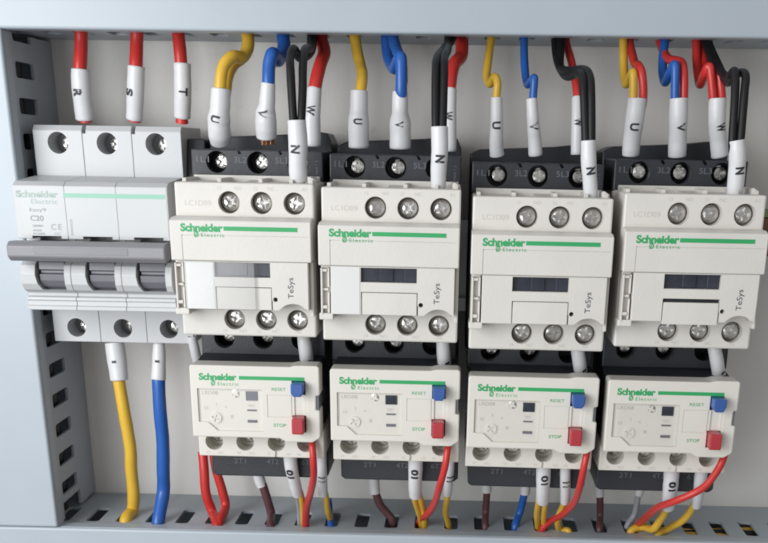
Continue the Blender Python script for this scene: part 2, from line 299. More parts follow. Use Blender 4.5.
# ------------------------------------------------------------------ contactors (local origin: middle of the brand line)
SCR_T = [(-4.3, 7.6), (6.1, 7.6), (16.6, 7.6)]; SCR_B = [(-4.2, -29.4), (6.3, -29.4), (16.7, -29.4)]; SCR_P = [-13.4, .5, 14.2]
def contactor_proto(t):
    # moulded black base with stepped shoulders
    def base(b):
        prism(b, [(-22.4, 14), (-22.4, 26.0), (-19, 27.6), (9, 29.0), (17.5, 30.0), (21, 29.4), (22.6, 26.0), (22.6, -44), (20, -47.5), (-20, -47.5), (-22.4, -44)], 8, 27, .5)
        box(b, -21.9, 22.7, 13.2, 23.5, 26, 56, .45)
        box(b, -21.6, 22.6, -46.5, -34, 26, 58, .45)
    def bcut(b):
        for x in SCR_P: disc(b, x, 19.4, 3.6, 46, 60); disc(b, x, -40.0, 3.6, 46, 62)
        for x in (-6.5, 7.5): prism(b, [(x-1.2, 24.5), (x+.2, 24.5), (x+1.6, 22.2), (x+.8, 21.9)], 50, 60)
        for x in SCR_P: box(b, x-3, x+3, 22.8, 26, 31, 51)
    bs = part('terminal_base', 'black', t, base, bcut)
    def bw(b):
        for x, s in ((-18.4, '1L1'), (-5.6, '3L2'), (8.4, '5L3')): put_text(b, s, x+.3, 20.2, 56.06, 1.9, 4.2)
        for x, s in ((-6.4, '4T2'), (8.4, '6T3')): put_text(b, s, x+.3, -38.6, 58.06, 1.7, 4.0)
        put_text(b, 'NHI 1 5', 20.6, 18.2, 56.06, .9, 4.5, rot=math.pi/2)
    part('terminal_lettering', 'faint_dark', bs, bw)
    # cream control housing
    def house(b):
        box(b, -21.6, 22.9, -34.9, 13.6, 30, 82, .6)
        box(b, -20.4, 21.9, 12.5, 15.3, 57, 60, .2)
        for x in (-20.4, -9.0, 4.3, 14.2, 20.6): box(b, x, x+1.3, 12.6, 14.7, 59.5, 76, .2)
        sprism(b, [(12.8, 58), (14.0, 60), (13.3, 74), (12.8, 74)], -8.2, 4, .1)
        prism(b, [(18.5, 12.5), (22.6, 12.5), (22.6, 14.5), (20.8, 15.6), (18.5, 14.4)], 62, 74, .3)
    def hcut(b):
        for x, z in SCR_T+SCR_B: disc(b, x, z, 3.45, 76.3, 84)
        box(b, -7.6, -1.2, 12.8, 16, 61, 77)
        box(b, 13.4, 20.0, 9.5, 16, 64, 74)
    hs = part('control_housing', 'cream', t, house, hcut)
    def hw(b):
        for x, z, s in ((-7.2, 12.0, '13'), (-1.2, 12.0, 'NO'), (4.2, 12.0, '21'), (9.3, 12.0, 'NC'), (20.0, 12.0, 'A1'), (-7.4, -33.2, '14'), (-1.5, -33.2, 'NO'), (3.9, -33.2, '22'), (9.3, -33.2, 'NC'), (17, -33.2, 'A2')): put_text(b, s, x, z, 82.05, 1.1)
        put_text(b, 'LC1D09', -14.2, 7.3, 82.05, 1.6, 8.4)
    part('terminal_lettering', 'faint', hs, hw)
    # front cover
    def cover(b):
        sprism(b, [(3.4, 80), (3.2, 87), (2.4, 90), (-9.9, 90), (-9.9, 80)], -21.8, 22.8, .35)          # upper band
        prism(b, [(-18.0, -10.0), (21.6, -10.0), (21.6, -25.2), (20.6, -25.2)] + [(16.6+4.6*math.cos(a), -26.6+3.6*math.sin(a)) for a in [math.radians(v) for v in range(23, 158, 15)]] + [(12.0, -25.2), (9.8, -25.2), (-18.0, -25.2)], 80, 89.6, .2)
        box(b, 21.75, 22.8, -27.5, -10.1, 78, 86.6, .2)
    def ccut(b):
        box(b, -8.4, 9.5, -14.9, -10.3, 87.4, 92)
        box(b, -8.3, 9.8, -25.6, -17.9, 88.4, 92)
        disc(b, 10.9, -21.7, .75, 86, 92, 14); box(b, 9.7, 10.0, -25.6, -22, 88.5, 92)
        # thin moulded groove of the marker field
        box(b, -18.1, 21.9, -2.15, -1.95, 89.75, 92); box(b, -18.1, -17.9, -9.8, -2.0, 89.75, 92)
    cv = part('front_cover', 'cream', t, cover, ccut)
    part('status_window', 'dark', cv, lambda b: (box(b, -8.35, 9.45, -14.85, -10.35, 86.5, 87.7), box(b, -2.3, 1.9, -14.6, -10.5, 87.7, 88.3, .1), box(b, 5.6, 9.3, -14.6, -10.5, 87.7, 88.1, .1)))
    part('hatch_gap', 'dark_in', cv, lambda b: box(b, -8.25, 9.7, -20, -17.95, 88.3, 88.5)) 
    part('sliding_hatch', 'cream', cv, lambda b: box(b, -7.95, 9.6, -25.1, -18.15, 88.45, 89.5, .12))
    part('latch_hole', 'dark_in', cv, lambda b: disc(b, 10.9, -21.7, .6, 86.2, 87.5, 12))
    def latch(b):
        box(b, -21.4, -18.3, -26.5, -10.1, 80, 86.6, .2)
        box(b, -21.3, -20.7, -25.4, -10.8, 86.4, 88.8, .15); box(b, -19.1, -18.5, -16.8, -10.8, 86.4, 88.6, .15); box(b, -19.1, -18.5, -25, -18.4, 86.4, 88.6, .15)
        box(b, -20.8, -18.9, -17.9, -17.2, 86.4, 88.2, .1); box(b, -20.6, -19.2, -11.9, -11.1, 86.4, 88.9, .1); box(b, -20.6, -19.2, -23.6, -22.6, 86.4, 88.9, .1)
        box(b, -21.9, -17.4, -27.2, -25.1, 80, 88.6, .3)
    part('side_latch', 'cream', t, latch)
    def brand(b):
        put_text(b, 'Schneider', -11.6, .25, 90.06, 2.55, 13.4, bold=.045, spacing=.97)
        put_text(b, 'Electric', -8.2, -1.95, 90.06, 1.15, 7.4, spacing=1.25); put_text(b, '\u00d8', -13.4, -1.75, 90.06, 1.9, 1.5, bold=.03)
    part('brand_lettering', 'green', cv, brand)
    part('green_bar', 'green', cv, lambda b: box(b, -4.7, 18.6, -.55, .75, 89.9, 90.07))
    part('model_lettering', 'ink', cv, lambda b: put_text(b, 'TeSys', 16.2, -18.0, 89.66, 2.3, 6.6, rot=math.pi/2))
    return cv
def copy_tree(o, parent=None):
    c = o.copy(); COL.objects.link(c); c.parent = parent
    for ch in [q for q in bpy.data.objects if q.parent == o]: copy_tree(ch, c)
    return c
def add_screws(t, w=True):
    for x, z in SCR_T: screw(t, x, z, 79.0)
    for x, z in SCR_B: screw(t, x, z, 79.0)
    for x in SCR_P: screw(t, x+.6, 19.4, 50.5, 2.6); 
    for x in SCR_P[:2]: screw(t, x+.4, -40.2, 51.0, 2.4)
CPOS = [(-27.9, 33.6), (18.9, 32.7), (67.2, 30.7), (115.1, 32.4)]
proto = empty('contactor', 0, 0); cvr = contactor_proto(proto)
CL = ['leftmost cream contactor beside the circuit breaker, with glare over its label window', 'second cream contactor from the left, with a label strip whitened for glare beside its dark window',
      'third cream contactor from the left, mounted slightly lower than its neighbours', 'rightmost cream contactor, its sliding hatch lowered to leave a dark gap']
cons = [proto]+[copy_tree(proto) for _ in range(3)]
for k, t in enumerate(cons):
    t.location = V3(CPOS[k][0], CPOS[k][1], 0)*S; t.rotation_euler = (0, (.003, .006, .004, .002)[k], 0)
    tag(t, CL[k], 'contactor', 'contactors in a row on the mounting rail'); add_screws(t)
    cv = [q for q in bpy.data.objects if q.parent == t and q.name.startswith('front_cover')][0]
    hatch = [q for q in bpy.data.objects if q.parent == cv and q.name.startswith('sliding_hatch')][0]
    if k == 3: hatch.location.z -= .0010
    if k < 2:
        part('glare_white_label', 'label', cv, (lambda b: box(b, -17.7, -8.7, -25.0, -10.2, 89.5, 89.75)))  # label strip whiter than the cover, standing in for reflected glare
    if k == 0:
        part('clear_shield', 'clear', cv, lambda b: box(b, -17.8, 4.6, -25.1, -10.2, 89.9, 90.5, .1))

# ------------------------------------------------------------------ overload relays
def relay_proto(t):
    def under(b):
        sprism(b, [(7.5, 34), (3.7, 67), (3.7, 73), (-19.5, 73), (-19.5, 58), (-30, 56), (-30, 30), (7.5, 30)], -21.0, 22.4, .35)
        prism(b, [(-20.2, -29), (-20.2, -40.5), (-18.8, -41.6), (21.9, -41.6), (23.4, -40.4), (23.4, -29)], 20, 57, .5)
    ub = part('lower_base', 'black', t, under)
    part('terminal_lettering', 'faint_dark', ub, lambda b: [put_text(b, s, x, -35.6, 57.06, 1.9, 4.4) for x, s in ((-9.6, '2T1'), (2.6, '4T2'), (15.5, '6T3'))])
    def term(b): box(b, -21.5, 23.4, -30.3, -20, 30, 69.5, .4)
    def tcut(b):
        for x in (-15.9, -4.8, 6.4, 16.9): disc(b, x, -24.9, 3.15, 62, 72)
        prism(b, [(5.6, -31), (7.2, -31), (7.0, -27.6), (6.0, -27.6)], 68.7, 72)
    tb = part('terminal_strip', 'cream_relay', t, term, tcut)
    part('terminal_lettering', 'faint', tb, lambda b: [put_text(b, s, x, -29.0, 69.55, .95) for x, s in ((-18.2, '97'), (-13.6, 'NO'), (-7.2, '98'), (-2.4, 'NO'), (3.6, '95'), (10.8, 'NC'), (14.4, '96'), (20.5, 'NC'))])
    def body(b):
        prism(b, [(-21.4, -21.2), (-21.4, 3.5), (-20.8, 4.1), (13.2, 4.1), (15.2, 4.6), (22.6, 4.6), (23.2, 4.0), (23.2, -5.6), (21.9, -5.8), (21.9, -10.8), (23.2, -11.0), (23.2, -20.4), (22.6, -21.0), (20.4, -22.4), (11.2, -22.4), (9.0, -21.2)], 68.5, 77, .45)
    def bcut(b):
        prism(b, [(-19.1, -4), (3.4, -4), (3.4, -18.9), (-12.6, -18.9), (-15.8, -16.0), (-19.1, -15.8)], 76.3, 80)
        prism(b, [(5.0, -5.6), (19.0, -5.6), (19.0, -13.6), (5.0, -13.6), ], 76.75, 80)
        box(b, 13.6, 18.4, -5.6, -.6, 72, 80); box(b, 13.6, 18.4, -18.8, -12.8, 72, 80); box(b, 14.4, 17.8, -12.9, -5.5, 76.3, 80)
    bd = part('relay_body', 'cream_relay', t, body, bcut)
    part('side_notch', 'grey', bd, lambda b: box(b, 21.7, 22.7, -10.9, -5.7, 55, 76.2))
    part('field_plate', 'cream_relay', bd, lambda b: box(b, 5.2, 13.4, -13.4, -5.8, 76.5, 76.95, .1))
    part('blue_button', 'blue_btn', bd, lambda b: prism(b, [(13.9, -.8), (18.2, -.8), (18.2, -3.6), (17.4, -5.3), (14.7, -5.3), (13.9, -4.2)], 70, 81.5, .45, 3))
    part('red_button', 'red_btn', bd, lambda b: box(b, 13.9, 18.0, -18.5, -12.9, 70, 81.5, .5, 3))
    part('green_bar', 'green', bd, lambda b: box(b, -4.4, 18.1, -.62, .62, 76.9, 77.07))
    def brand(b):
        put_text(b, 'Schneider', -11.7, 0.15, 77.06, 2.5, 13.0, bold=.045, spacing=.97); put_text(b, 'Electric', -8.2, -2.25, 77.06, 1.15, 7.2, spacing=1.25); put_text(b, '\u00d8', -13.4, -2.0, 77.06, 1.9, 1.5, bold=.03)
    part('brand_lettering', 'green', bd, brand)
    part('button_lettering', 'green', bd, lambda b: (put_text(b, 'RESET', 9.2, -3.7, 77.06, 1.05, 4.9), put_text(b, 'STOP', 9.2, -16.4, 77.06, 1.15, 4.4, bold=.01)))
    # setting window
    part('setting_dial', 'cream_relay', bd, lambda b: (disc(b, 0, 0, 2.5, -1.2, -.3), disc(b, 0, 0, 1.9, -.31, .1)), lambda b: (box(b, -1.5, 1.5, -.25, .25, -.3, 2), box(b, -.25, .25, -1.5, 1.2, -.29, 2.1)), loc=(-13.0, -14.4, 76.65))
    part('dial_mark', 'dial_ink', bd, lambda b: (put_text(b, '4', -9.6, -10.5, 76.36, .9), put_text(b, '3', -12.8, -9.6, 76.36, .9), put_text(b, '2.5', -16.4, -11.0, 76.36, .9), put_text(b, 'LRD08', -14.8, -5.6, 76.36, 1.2, 5.5), put_text(b, 'x', -7.5, -13.9, 76.36, 1.2), put_text(b, 'TEST', -.6, -9.9, 76.36, .8)))
    part('flag_window', 'dark', bd, lambda b: box(b, -2.4, 1.6, -8.0, -4.8, 76.2, 76.6))
    part('test_slot', 'rocker', bd, lambda b: (box(b, -2.1, 1.1, -11.7, -11.2, 76.2, 76.6), box(b, -2.1, 1.1, -15.8, -14.9, 76.2, 76.65)))
    sc = screw(t, -6.2, -5.9, 76.0, 2.4, .4); sc.scale = (.8, .8, .8)
    cl = part('clear_shield', 'thin', bd, lambda b: prism(b, [(-18.9, -4.2), (3.2, -4.2), (3.2, -18.7), (-12.6, -18.7), (-15.8, -15.8), (-18.9, -15.6)], 76.9, 77.3, .08))
    return bd
RPOS = [(-28.4, -16.5), (19.8, -16.9), (67.2, -18.5), (114.8, -18.9)]
rp = empty('overload_relay', 0, 0); relay_proto(rp)
rs = [rp]+[copy_tree(rp) for _ in range(3)]
RLB = ['leftmost overload relay with a grey flag window, red and blue buttons', 'second overload relay from the left, below the contactor with the glare-whitened label',
       'third overload relay from the left, the blue wire slanting down below it', 'rightmost overload relay, below the contactor whose hatch is lowered']
for k, t in enumerate(rs):
    t.location = V3(RPOS[k][0], RPOS[k][1], 0)*S; t.rotation_euler = (0, (.004, .003, .008, .006)[k], 0)
    tag(t, RLB[k], 'overload relay', 'overload relays hanging below the contactors')
    for x in (-15.6, -4.5, 6.7, 17.2): screw(t, x, -24.0, 63.4, 2.6)
    dl = [q for q in bpy.data.objects if q.name.startswith('setting_dial') and q.parent.parent == t][0]; dl.rotation_euler = (0, (.3, -.5, .9, -1.1)[k], 0)
    if k == 0:
        bd = [q for q in bpy.data.objects if q.parent == t and q.name.startswith('relay_body')][0]
        fw = [q for q in bpy.data.objects if q.parent == bd and q.name.startswith('flag_window')][0]
        fw.data = fw.data.copy(); fw.data.materials[0] = M['grey']

# ------------------------------------------------------------------ brown terminal block cut off by the right edge
t = empty('terminal_block', 154.5, 30)
part('block_body', 'brown', t, lambda b: (box(b, -6, 12, -5.5, 7, 8, 44, .6), box(b, -6, 12, -5.5, 3, 43, 50, .6)), lambda b: disc(b, 0, 1, 2, 46, 52))
part('marker_strip', 'olive', t, lambda b: box(b, -6, 12, 7.2, 8.6, 10, 44, .3))
tag(t, 'brown terminal block with an olive strip, cut off by the right edge of the photo', 'terminal block')

# ------------------------------------------------------------------ wires and their marker sleeves
def resample(pts, n=8, jit=0.0):
    P = [Vector(p[:3])+Vector((random.uniform(-jit, jit), random.uniform(-jit, jit), 0)) for p in pts]; R = [p[3] for p in pts]; out = []
    for i in range(len(P)-1):
        p0 = P[max(i-1, 0)]; p1 = P[i]; p2 = P[i+1]; p3 = P[min(i+2, len(P)-1)]
        for k in range(n):
            s = k/n; s2 = s*s; s3 = s2*s
            q = .5*((2*p1)+(p2-p0)*s+(2*p0-5*p1+4*p2-p3)*s2+(3*p1-p0-3*p2+p3)*s3)
            out.append((q, R[i]+(R[i+1]-R[i])*(3*s2-2*s3)))
    out.append((P[-1], R[-1])); return out
def frames(path):
    fr = []
    for i, (p, r) in enumerate(path):
        a = path[max(i-1, 0)][0]; b = path[min(i+1, len(path)-1)][0]; T = (b-a).normalized()
        F = Vector((0, -1, 0)); F = (F-T*F.dot(T))
        if F.length < .05: F = Vector((0, 0, -1))-T*Vector((0, 0, -1)).dot(T)
        F.normalize(); Sd = T.cross(F).normalized()
        if Sd.x < 0 and abs(T.z) > .3: Sd = -Sd
        fr.append((p, T, F, Sd, r))
    return fr
def tube_bm(pts, n=8, seg=16, squash=1.0, wob=0.0, jit=0.0):
    path = resample(pts, n, jit); bm = bmesh.new(); rings = []; ph = random.uniform(0, 6)
    fr = frames(path)
    # rotation-minimising normals
    T0 = fr[0][1]; N = fr[0][2]
    for i, (p, T, F, Sd, r) in enumerate(fr):
        N = (N-T*N.dot(T)).normalized(); Bn = T.cross(N)
        rr = r*(1+wob*math.sin(i*.55+ph)+wob*.6*math.sin(i*1.3+2*ph))
        rings.append([bm.verts.new(p+(N*math.cos(2*math.pi*k/seg)*squash+Bn*math.sin(2*math.pi*k/seg))*rr) for k in range(seg)])
    for a, b in zip(rings, rings[1:]):
        for k in range(seg): bm.faces.new((a[k], a[(k+1) % seg], b[(k+1) % seg], b[k]))
    return bm, rings, path
def wire_mesh(pts):
    bm, rings, _ = tube_bm(pts, wob=.012, jit=.22); bm.faces.new(rings[0]); bm.faces.new(rings[-1]); bmesh.ops.recalc_face_normals(bm, faces=bm.faces[:]); return bm
def sleeve_mesh(pts):
    pts = [tuple(p) for p in pts]
    bm, rings, path = tube_bm(pts, 8, 22, 1.0, .012)
    # rolled open ends: a short inward lip at each end
    for ring, idx in ((rings[0], 0), (rings[-1], -1)):
        c = path[idx][0]; T = (path[1][0]-path[0][0]).normalized() if idx == 0 else (path[-2][0]-path[-1][0]).normalized()
        lip0 = [bm.verts.new(c+(v.co-c)*.93-T*.18) for v in ring]; lip = [bm.verts.new(c+(v.co-c)*.80-T*.02) for v in ring]; deep = [bm.verts.new(c+(v.co-c)*.78+T*2.5) for v in ring]
        n = len(ring)
        for A_, B_ in ((ring, lip0), (lip0, lip), (lip, deep)):
            for k in range(n): bm.faces.new((A_[k], A_[(k+1) % n], B_[(k+1) % n], B_[k]))
        bm.faces.new(deep)
    bmesh.ops.recalc_face_normals(bm, faces=bm.faces[:]); return bm, path
def sleeve_text(path, s, tt, ang, size=2.3):
    fr = frames(path); L = [0]
    for a, b in zip(path, path[1:]): L.append(L[-1]+(b[0]-a[0]).length)
    bm = text_bm(s, size, (.015 if s == 'V' else .045) if s != '-' else .02, width=(1.9*len(s) if s == '01' else (1.6 if s == '-' else 2.6 if s in 'WV' else 2.8 if s == '11' else 2.3)))
    if s == '-':
        for v in bm.verts: v.co.y *= .35
    bmesh.ops.triangulate(bm, faces=bm.faces[:]); bmesh.ops.subdivide_edges(bm, edges=bm.edges[:], cuts=2)
    for v in bm.verts:
        along = tt*L[-1]+v.co.x if s != '-' else tt*L[-1]+v.co.y     # text runs down the sleeve
        across = v.co.y if s != '-' else v.co.x
        i = max(j for j in range(len(L)) if L[j] <= along) if along > 0 else 0; i = min(i, len(L)-2)
        f = (along-L[i])/(L[i+1]-L[i]); p = path[i][0].lerp(path[i+1][0], f); r = path[i][1]*(1-f)+path[i+1][1]*f; _kk = 0
        _, T, F, Sd, _ = fr[i]; a = across/r+ang; r = r*1.02+.09
        v.co = p+(F*math.cos(a)+Sd*math.sin(a))*r
    return bm
WIRES = [
    {'name': 'wire', 'label': 'red wire with a white sleeve marked R above the left breaker pole', 'cat': 'wire', 'group': 'phase wires entering the breaker',
     'strands': [('red', [(-93.1,-28,106,2.3), (-93.1,-28,98.4,2.3), (-93.5,-28,91,2.31), (-93.8,-30,82.8,2.32), (-94.1,-30,74.6,1.28), (-94.4,-28,65.6,2.37)])],
     'sleeve': [(-93.7,-30,82.8,3.3), (-94.1,-30,76.2,3.32), (-94.5,-28,66.6,3.27)], 'text': 'R', 'tt': 0.45, 'ang': -0.15},
    {'name': 'wire', 'label': 'red wire with a white sleeve marked S above the middle breaker pole', 'cat': 'wire', 'group': 'phase wires entering the breaker',
     'strands': [('red', [(-73.1,-28,106,2.29), (-73.1,-28,98.6,2.29), (-73.6,-28,91.3,2.31), (-73.8,-30,83,2.31), (-75,-30,74.8,1.28), (-76.5,-28,66.2,2.36)])],
     'sleeve': [(-73.8,-30,84,3.02), (-74.7,-30,76.5,3.04), (-76.5,-28,66.9,2.99)], 'text': 'S', 'tt': 0.48, 'ang': -0.5},
    {'name': 'wire', 'label': 'red wire with a white sleeve marked T at the right end of the breaker', 'cat': 'wire', 'group': 'phase wires entering the breaker',
     'strands': [('red', [(-59.2,-28,106,2.2), (-59.2,-28,98.8,2.2), (-58.6,-28,95,2.21), (-57.9,-30,85.2,2.21), (-58.2,-30,75,1.23), (-59.3,-28,65.8,2.27)])],
     'sleeve': [(-57.4,-30,85.2,3.01), (-57.8,-30,76.7,3.04), (-59.1,-28,67.8,2.99)], 'text': 'T', 'tt': 0.5, 'ang': 0.3},
    {'name': 'wire_pair', 'label': 'yellow wire pair in a flared white U sleeve on the leftmost contactor', 'cat': 'wire pair', 'group': 'motor supply wires at the tops of the contactors',
     'strands': [('yellow', [(-33.9,-30,106,2.09), (-33.9,-30,98.9,2.09), (-33.8,-31,95.6,2.09), (-33,-33,91,2.09), (-34.4,-37,87.2,2.08), (-37.2,-42,86.8,2.05), (-39.9,-45,83.1,2.04), (-41.2,-46,75.5,2.05), (-42.3,-44,66.6,1.15), (-42.9,-42,58.5,1.16)]),
       ('yellow', [(-34,-24,106,1.95), (-34,-24,99.5,1.95), (-34.6,-26,93.5,1.95), (-35.8,-28,88.2,1.95), (-39.1,-30,85.4,1.94), (-40.2,-34,81.6,1.93), (-40.7,-38,75.9,1.92), (-41.8,-40,66.7,1.06), (-42.6,-40,58.5,1.07)])],
     'sleeve': [(-40.7,-46,76.4,3.25), (-41.3,-46,70.4,3.44), (-42.1,-45,66.6,3.89), (-42.4,-44,62.7,3.92), (-42.5,-42,59.5,3.69)], 'text': 'U', 'tt': 0.5, 'ang': -0.15},
    {'name': 'wire', 'label': 'blue wire folding into a white V sleeve over bare copper on the leftmost contactor', 'cat': 'wire', 'group': 'motor supply wires at the tops of the contactors',
     'strands': [('blue', [(-22.3,-26,106,2.29), (-22.3,-26,99.4,2.29), (-21.9,-27,95.5,2.29), (-21.4,-29,90.9,2.29), (-22.3,-35,86.5,2.26), (-23.2,-42,87.9,2.22), (-24.2,-44,84,2.21), (-24.6,-45,77,2.22), (-26,-43,66.9,1.24), (-26.5,-42,61,1.25)])],
     'sleeve': [(-24.6,-45,78.3,2.48), (-25.3,-45,71.9,2.75), (-26,-44,68.8,3.54), (-26.3,-43,64.3,3.74), (-26.4,-42,61.3,3.5)], 'text': 'V', 'tt': 0.5, 'ang': -0.2},
    {'name': 'wire', 'label': 'red wire behind black wires with a white W sleeve on the leftmost contactor', 'cat': 'wire', 'group': 'motor supply wires at the tops of the contactors',
     'strands': [('red', [(-9.9,-24,106,2.3), (-9.9,-24,99.8,2.3), (-8.8,-25,94.6,2.3), (-7.5,-28,89.8,2.29), (-8.2,-34,84.9,2.27), (-9.4,-38,77.6,2.26), (-10.3,-40,67.2,1.25), (-10.9,-40,59,1.26)])],
     'sleeve': [(-9.8,-38,77.2,2.52), (-10.2,-40,70.4,2.61), (-10.8,-40,66.5,3.15), (-10.9,-40,58.6,3.17)], 'text': 'W', 'tt': 0.4, 'ang': -0.2},
    {'name': 'wire_pair', 'label': 'black wire pair in a white sleeve marked N on the leftmost contactor', 'cat': 'wire pair', 'group': 'control wires marked N',
     'strands': [('black', [(-10.3,-26,106,1.49), (-10.3,-26,99.6,1.49), (-10.9,-28,94.9,1.49), (-10.5,-40,88.8,1.45), (-11.9,-54,85.8,1.4), (-13,-62,87.9,1.37), (-13.5,-66,84.9,1.36), (-12.8,-70,79.7,1.35), (-11.8,-74,66,1.35), (-11.4,-74,57.3,0.75)]),
       ('black', [(-11.2,-30,106,1.48), (-11.2,-30,99.1,1.48), (-11.2,-34,93.7,1.47), (-9.7,-48,89.4,1.42), (-9.7,-60,87.8,1.38), (-9.5,-66,82.6,1.36), (-9.4,-70,75.3,1.36), (-9.6,-74,66,1.35), (-10.1,-74,57.3,0.75)])],
     'sleeve': [(-10.9,-74,66,2.95), (-10.7,-74,58.8,3.05), (-11.1,-73,52.7,2.92), (-11.2,-72,47.8,2.86)], 'text': 'N', 'tt': 0.45, 'ang': -0.2},
    {'name': 'wire', 'label': 'yellow wire kinked above its white U sleeve on the second contactor from the left', 'cat': 'wire', 'group': 'motor supply wires at the tops of the contactors',
     'strands': [('yellow', [(2.9,-28,106,1.92), (2.9,-28,99.5,1.92), (3.2,-28,96.7,1.93), (4.3,-30,89.8,1.93), (5.7,-34,85.1,1.92), (7.3,-40,81.5,1.89), (6.6,-44,76.2,1.88), (6,-43,67.3,1.05), (5.9,-42,58.2,1.06)])],
     'sleeve': [(6.3,-44,76.5,2.99), (6.2,-44,71.1,3.01), (5.9,-43,66.7,3.55), (5.8,-42,58.5,3.59)], 'text': 'U', 'tt': 0.5, 'ang': 0},
    {'name': 'wire_pair', 'label': 'blue wire pair looped above its white V sleeve on the second contactor from the left', 'cat': 'wire pair', 'group': 'motor supply wires at the tops of the contactors',
     'strands': [('blue', [(14.1,-24,106,2.11), (14.1,-24,100.1,2.11), (14.5,-25,95.5,2.12), (15.4,-28,88.2,2.11), (18,-36,84.4,2.08), (20.2,-44,87.3,2.03), (21,-46,84.4,2.02), (20.6,-46,76.3,2.04), (20.2,-43,67.5,1.14), (20.3,-42,59.1,1.15)]),
       ('blue', [(16.9,-30,100.1,1.91), (17,-31,95,1.91), (18.7,-36,90.1,1.89), (20.9,-44,85.8,1.86), (20.9,-44,80.2,1.87), (20.6,-44,75.4,0.85)])],
     'sleeve': [(20.4,-45,76.3,2.64), (20.3,-45,70.6,2.74), (20.3,-43,66.2,3.63), (20.3,-42,58.4,3.75)], 'text': 'V', 'tt': 0.5, 'ang': -0.1},
    {'name': 'wire', 'label': 'red wire bulging above its W sleeve on the second contactor from the left', 'cat': 'wire', 'group': 'motor supply wires at the tops of the contactors',
     'strands': [('red', [(40.5,-24,106,2.28), (40.5,-24,100.4,2.28), (41,-25,94.6,2.29), (40.7,-28,89.2,2.28), (38.4,-34,85.5,2.26), (37.2,-38,77.6,2.25), (37.3,-40,67.8,1.24), (37.3,-40,58.7,1.25)])],
     'sleeve': [(37.1,-38,77.6,2.42), (37.2,-40,69.4,2.43), (37.3,-40,57.7,2.63)], 'text': 'W', 'tt': 0.45, 'ang': -0.2},
    {'name': 'wire_pair', 'label': 'black wire pair in a white sleeve marked N on the second contactor from the left', 'cat': 'wire pair', 'group': 'control wires marked N',
     'strands': [('black', [(38.4,-26,106,1.49), (38.4,-26,100.2,1.49), (37.5,-32,94.5,1.47), (35.1,-50,89.2,1.41), (33.4,-62,85.8,1.37), (33.1,-68,80.4,1.35), (33.4,-74,64.8,1.35), (33.5,-74,57.9,0.75)]),
       ('black', [(36.7,-30,106,1.47), (36.7,-30,99.7,1.47), (36.5,-36,93.5,1.46), (36.1,-54,88.9,1.39), (35.5,-63,85.8,1.36), (35.4,-68,80.4,1.35), (35.6,-74,64.8,1.35), (35.4,-74,58,0.75)])],
     'sleeve': [(34.5,-74,64.8,2.7), (34.7,-74,58,2.72), (34.4,-73,51.9,2.58), (34.4,-72,46.6,2.44)], 'text': 'N', 'tt': 0.5, 'ang': 0.1},
    {'name': 'wire', 'label': 'thin yellow wire in a narrow U sleeve on the third contactor from the left', 'cat': 'wire', 'group': 'motor supply wires at the tops of the contactors',
     'strands': [('yellow', [(51.3,-27,106,1.39), (51.3,-27,100.2,1.39), (51.4,-28,96.3,1.39), (50.3,-30,89.4,1.4), (50.1,-33,82.5,1.39), (51,-38,79.7,1.38), (52.5,-43,81.6,1.36), (53.2,-45,79.3,1.35), (53.3,-45,74.9,1.36), (53.7,-44,64.7,0.76), (54.1,-42,56.6,0.77)])],
     'sleeve': [(53.2,-45,74.9,1.95), (53.5,-45,67.9,2.14), (53.7,-43,59.9,2.43), (54.1,-42,56.6,2.53)], 'text': 'U', 'tt': 0.45, 'ang': -0.1},
    {'name': 'wire', 'label': 'thin blue wire in a narrow V sleeve on the third contactor from the left', 'cat': 'wire', 'group': 'motor supply wires at the tops of the contactors',
     'strands': [('blue', [(62.4,-27,106,1.39), (62.4,-27,100.3,1.39), (62.9,-28,93,1.4), (63.2,-31,85.4,1.4), (63.8,-36,79.9,1.38), (65.1,-43,81.1,1.36), (65.8,-45,80.7,1.35), (65.4,-45,74.7,1.36), (66.1,-44,64.9,0.76), (67.3,-42,56.8,0.77)])],
     'sleeve': [(65.1,-45,74.7,1.87), (65.8,-45,68.7,2.05), (66.8,-43,62.3,2.33), (67.5,-42,56.8,2.44)], 'text': 'V', 'tt': 0.45, 'ang': 0},
    {'name': 'wire', 'label': 'thin red wire in a narrow W sleeve on the third contactor from the left', 'cat': 'wire', 'group': 'motor supply wires at the tops of the contactors',
     'strands': [('red', [(76.9,-24,106,1.4), (76.9,-24,100.8,1.4), (77.5,-25,94.7,1.4), (79.4,-32,86.1,1.39), (81.3,-38,75.9,1.38), (81.6,-40,65.2,0.76), (81.9,-40,57.3,0.77)])],
     'sleeve': [(81.2,-38,75.6,1.81), (81.4,-40,68.4,1.9), (81.9,-40,57.3,2.01)], 'text': 'W', 'tt': 0.45, 'ang': 0.2},
    {'name': 'wire_pair', 'label': 'black wire pair in a white sleeve marked N on the third contactor from the left', 'cat': 'wire pair', 'group': 'control wires marked N',
     'strands': [('black', [(73.3,-26,106,1.48), (73.3,-26,100.6,1.48), (73.4,-28,94.7,1.48), (74.2,-36,87.1,1.46), (76.1,-48,81.9,1.42), (78.6,-62,81.9,1.37), (79.7,-67,80.5,1.35), (79.9,-71,75,1.34), (80.8,-74,61.3,1.35), (81.6,-74,54.1,0.75)]),
       ('black', [(74.7,-30,106,1.46), (74.7,-30,100.2,1.46), (75.2,-31,94.4,1.47), (74.7,-38,85.7,1.45), (76.4,-50,83.3,1.41), (80.1,-62,82.9,1.36), (81.9,-67,80.8,1.35), (82.3,-71,75,1.34), (83,-74,61.4,1.35), (83.2,-74,54.1,0.75)])],
     'sleeve': [(81.9,-74,61.3,2.38), (82.3,-74,55.6,2.47), (83.2,-73,49.6,2.33), (84,-72,44.3,2.27)], 'text': 'N', 'tt': 0.5, 'ang': 0.15},
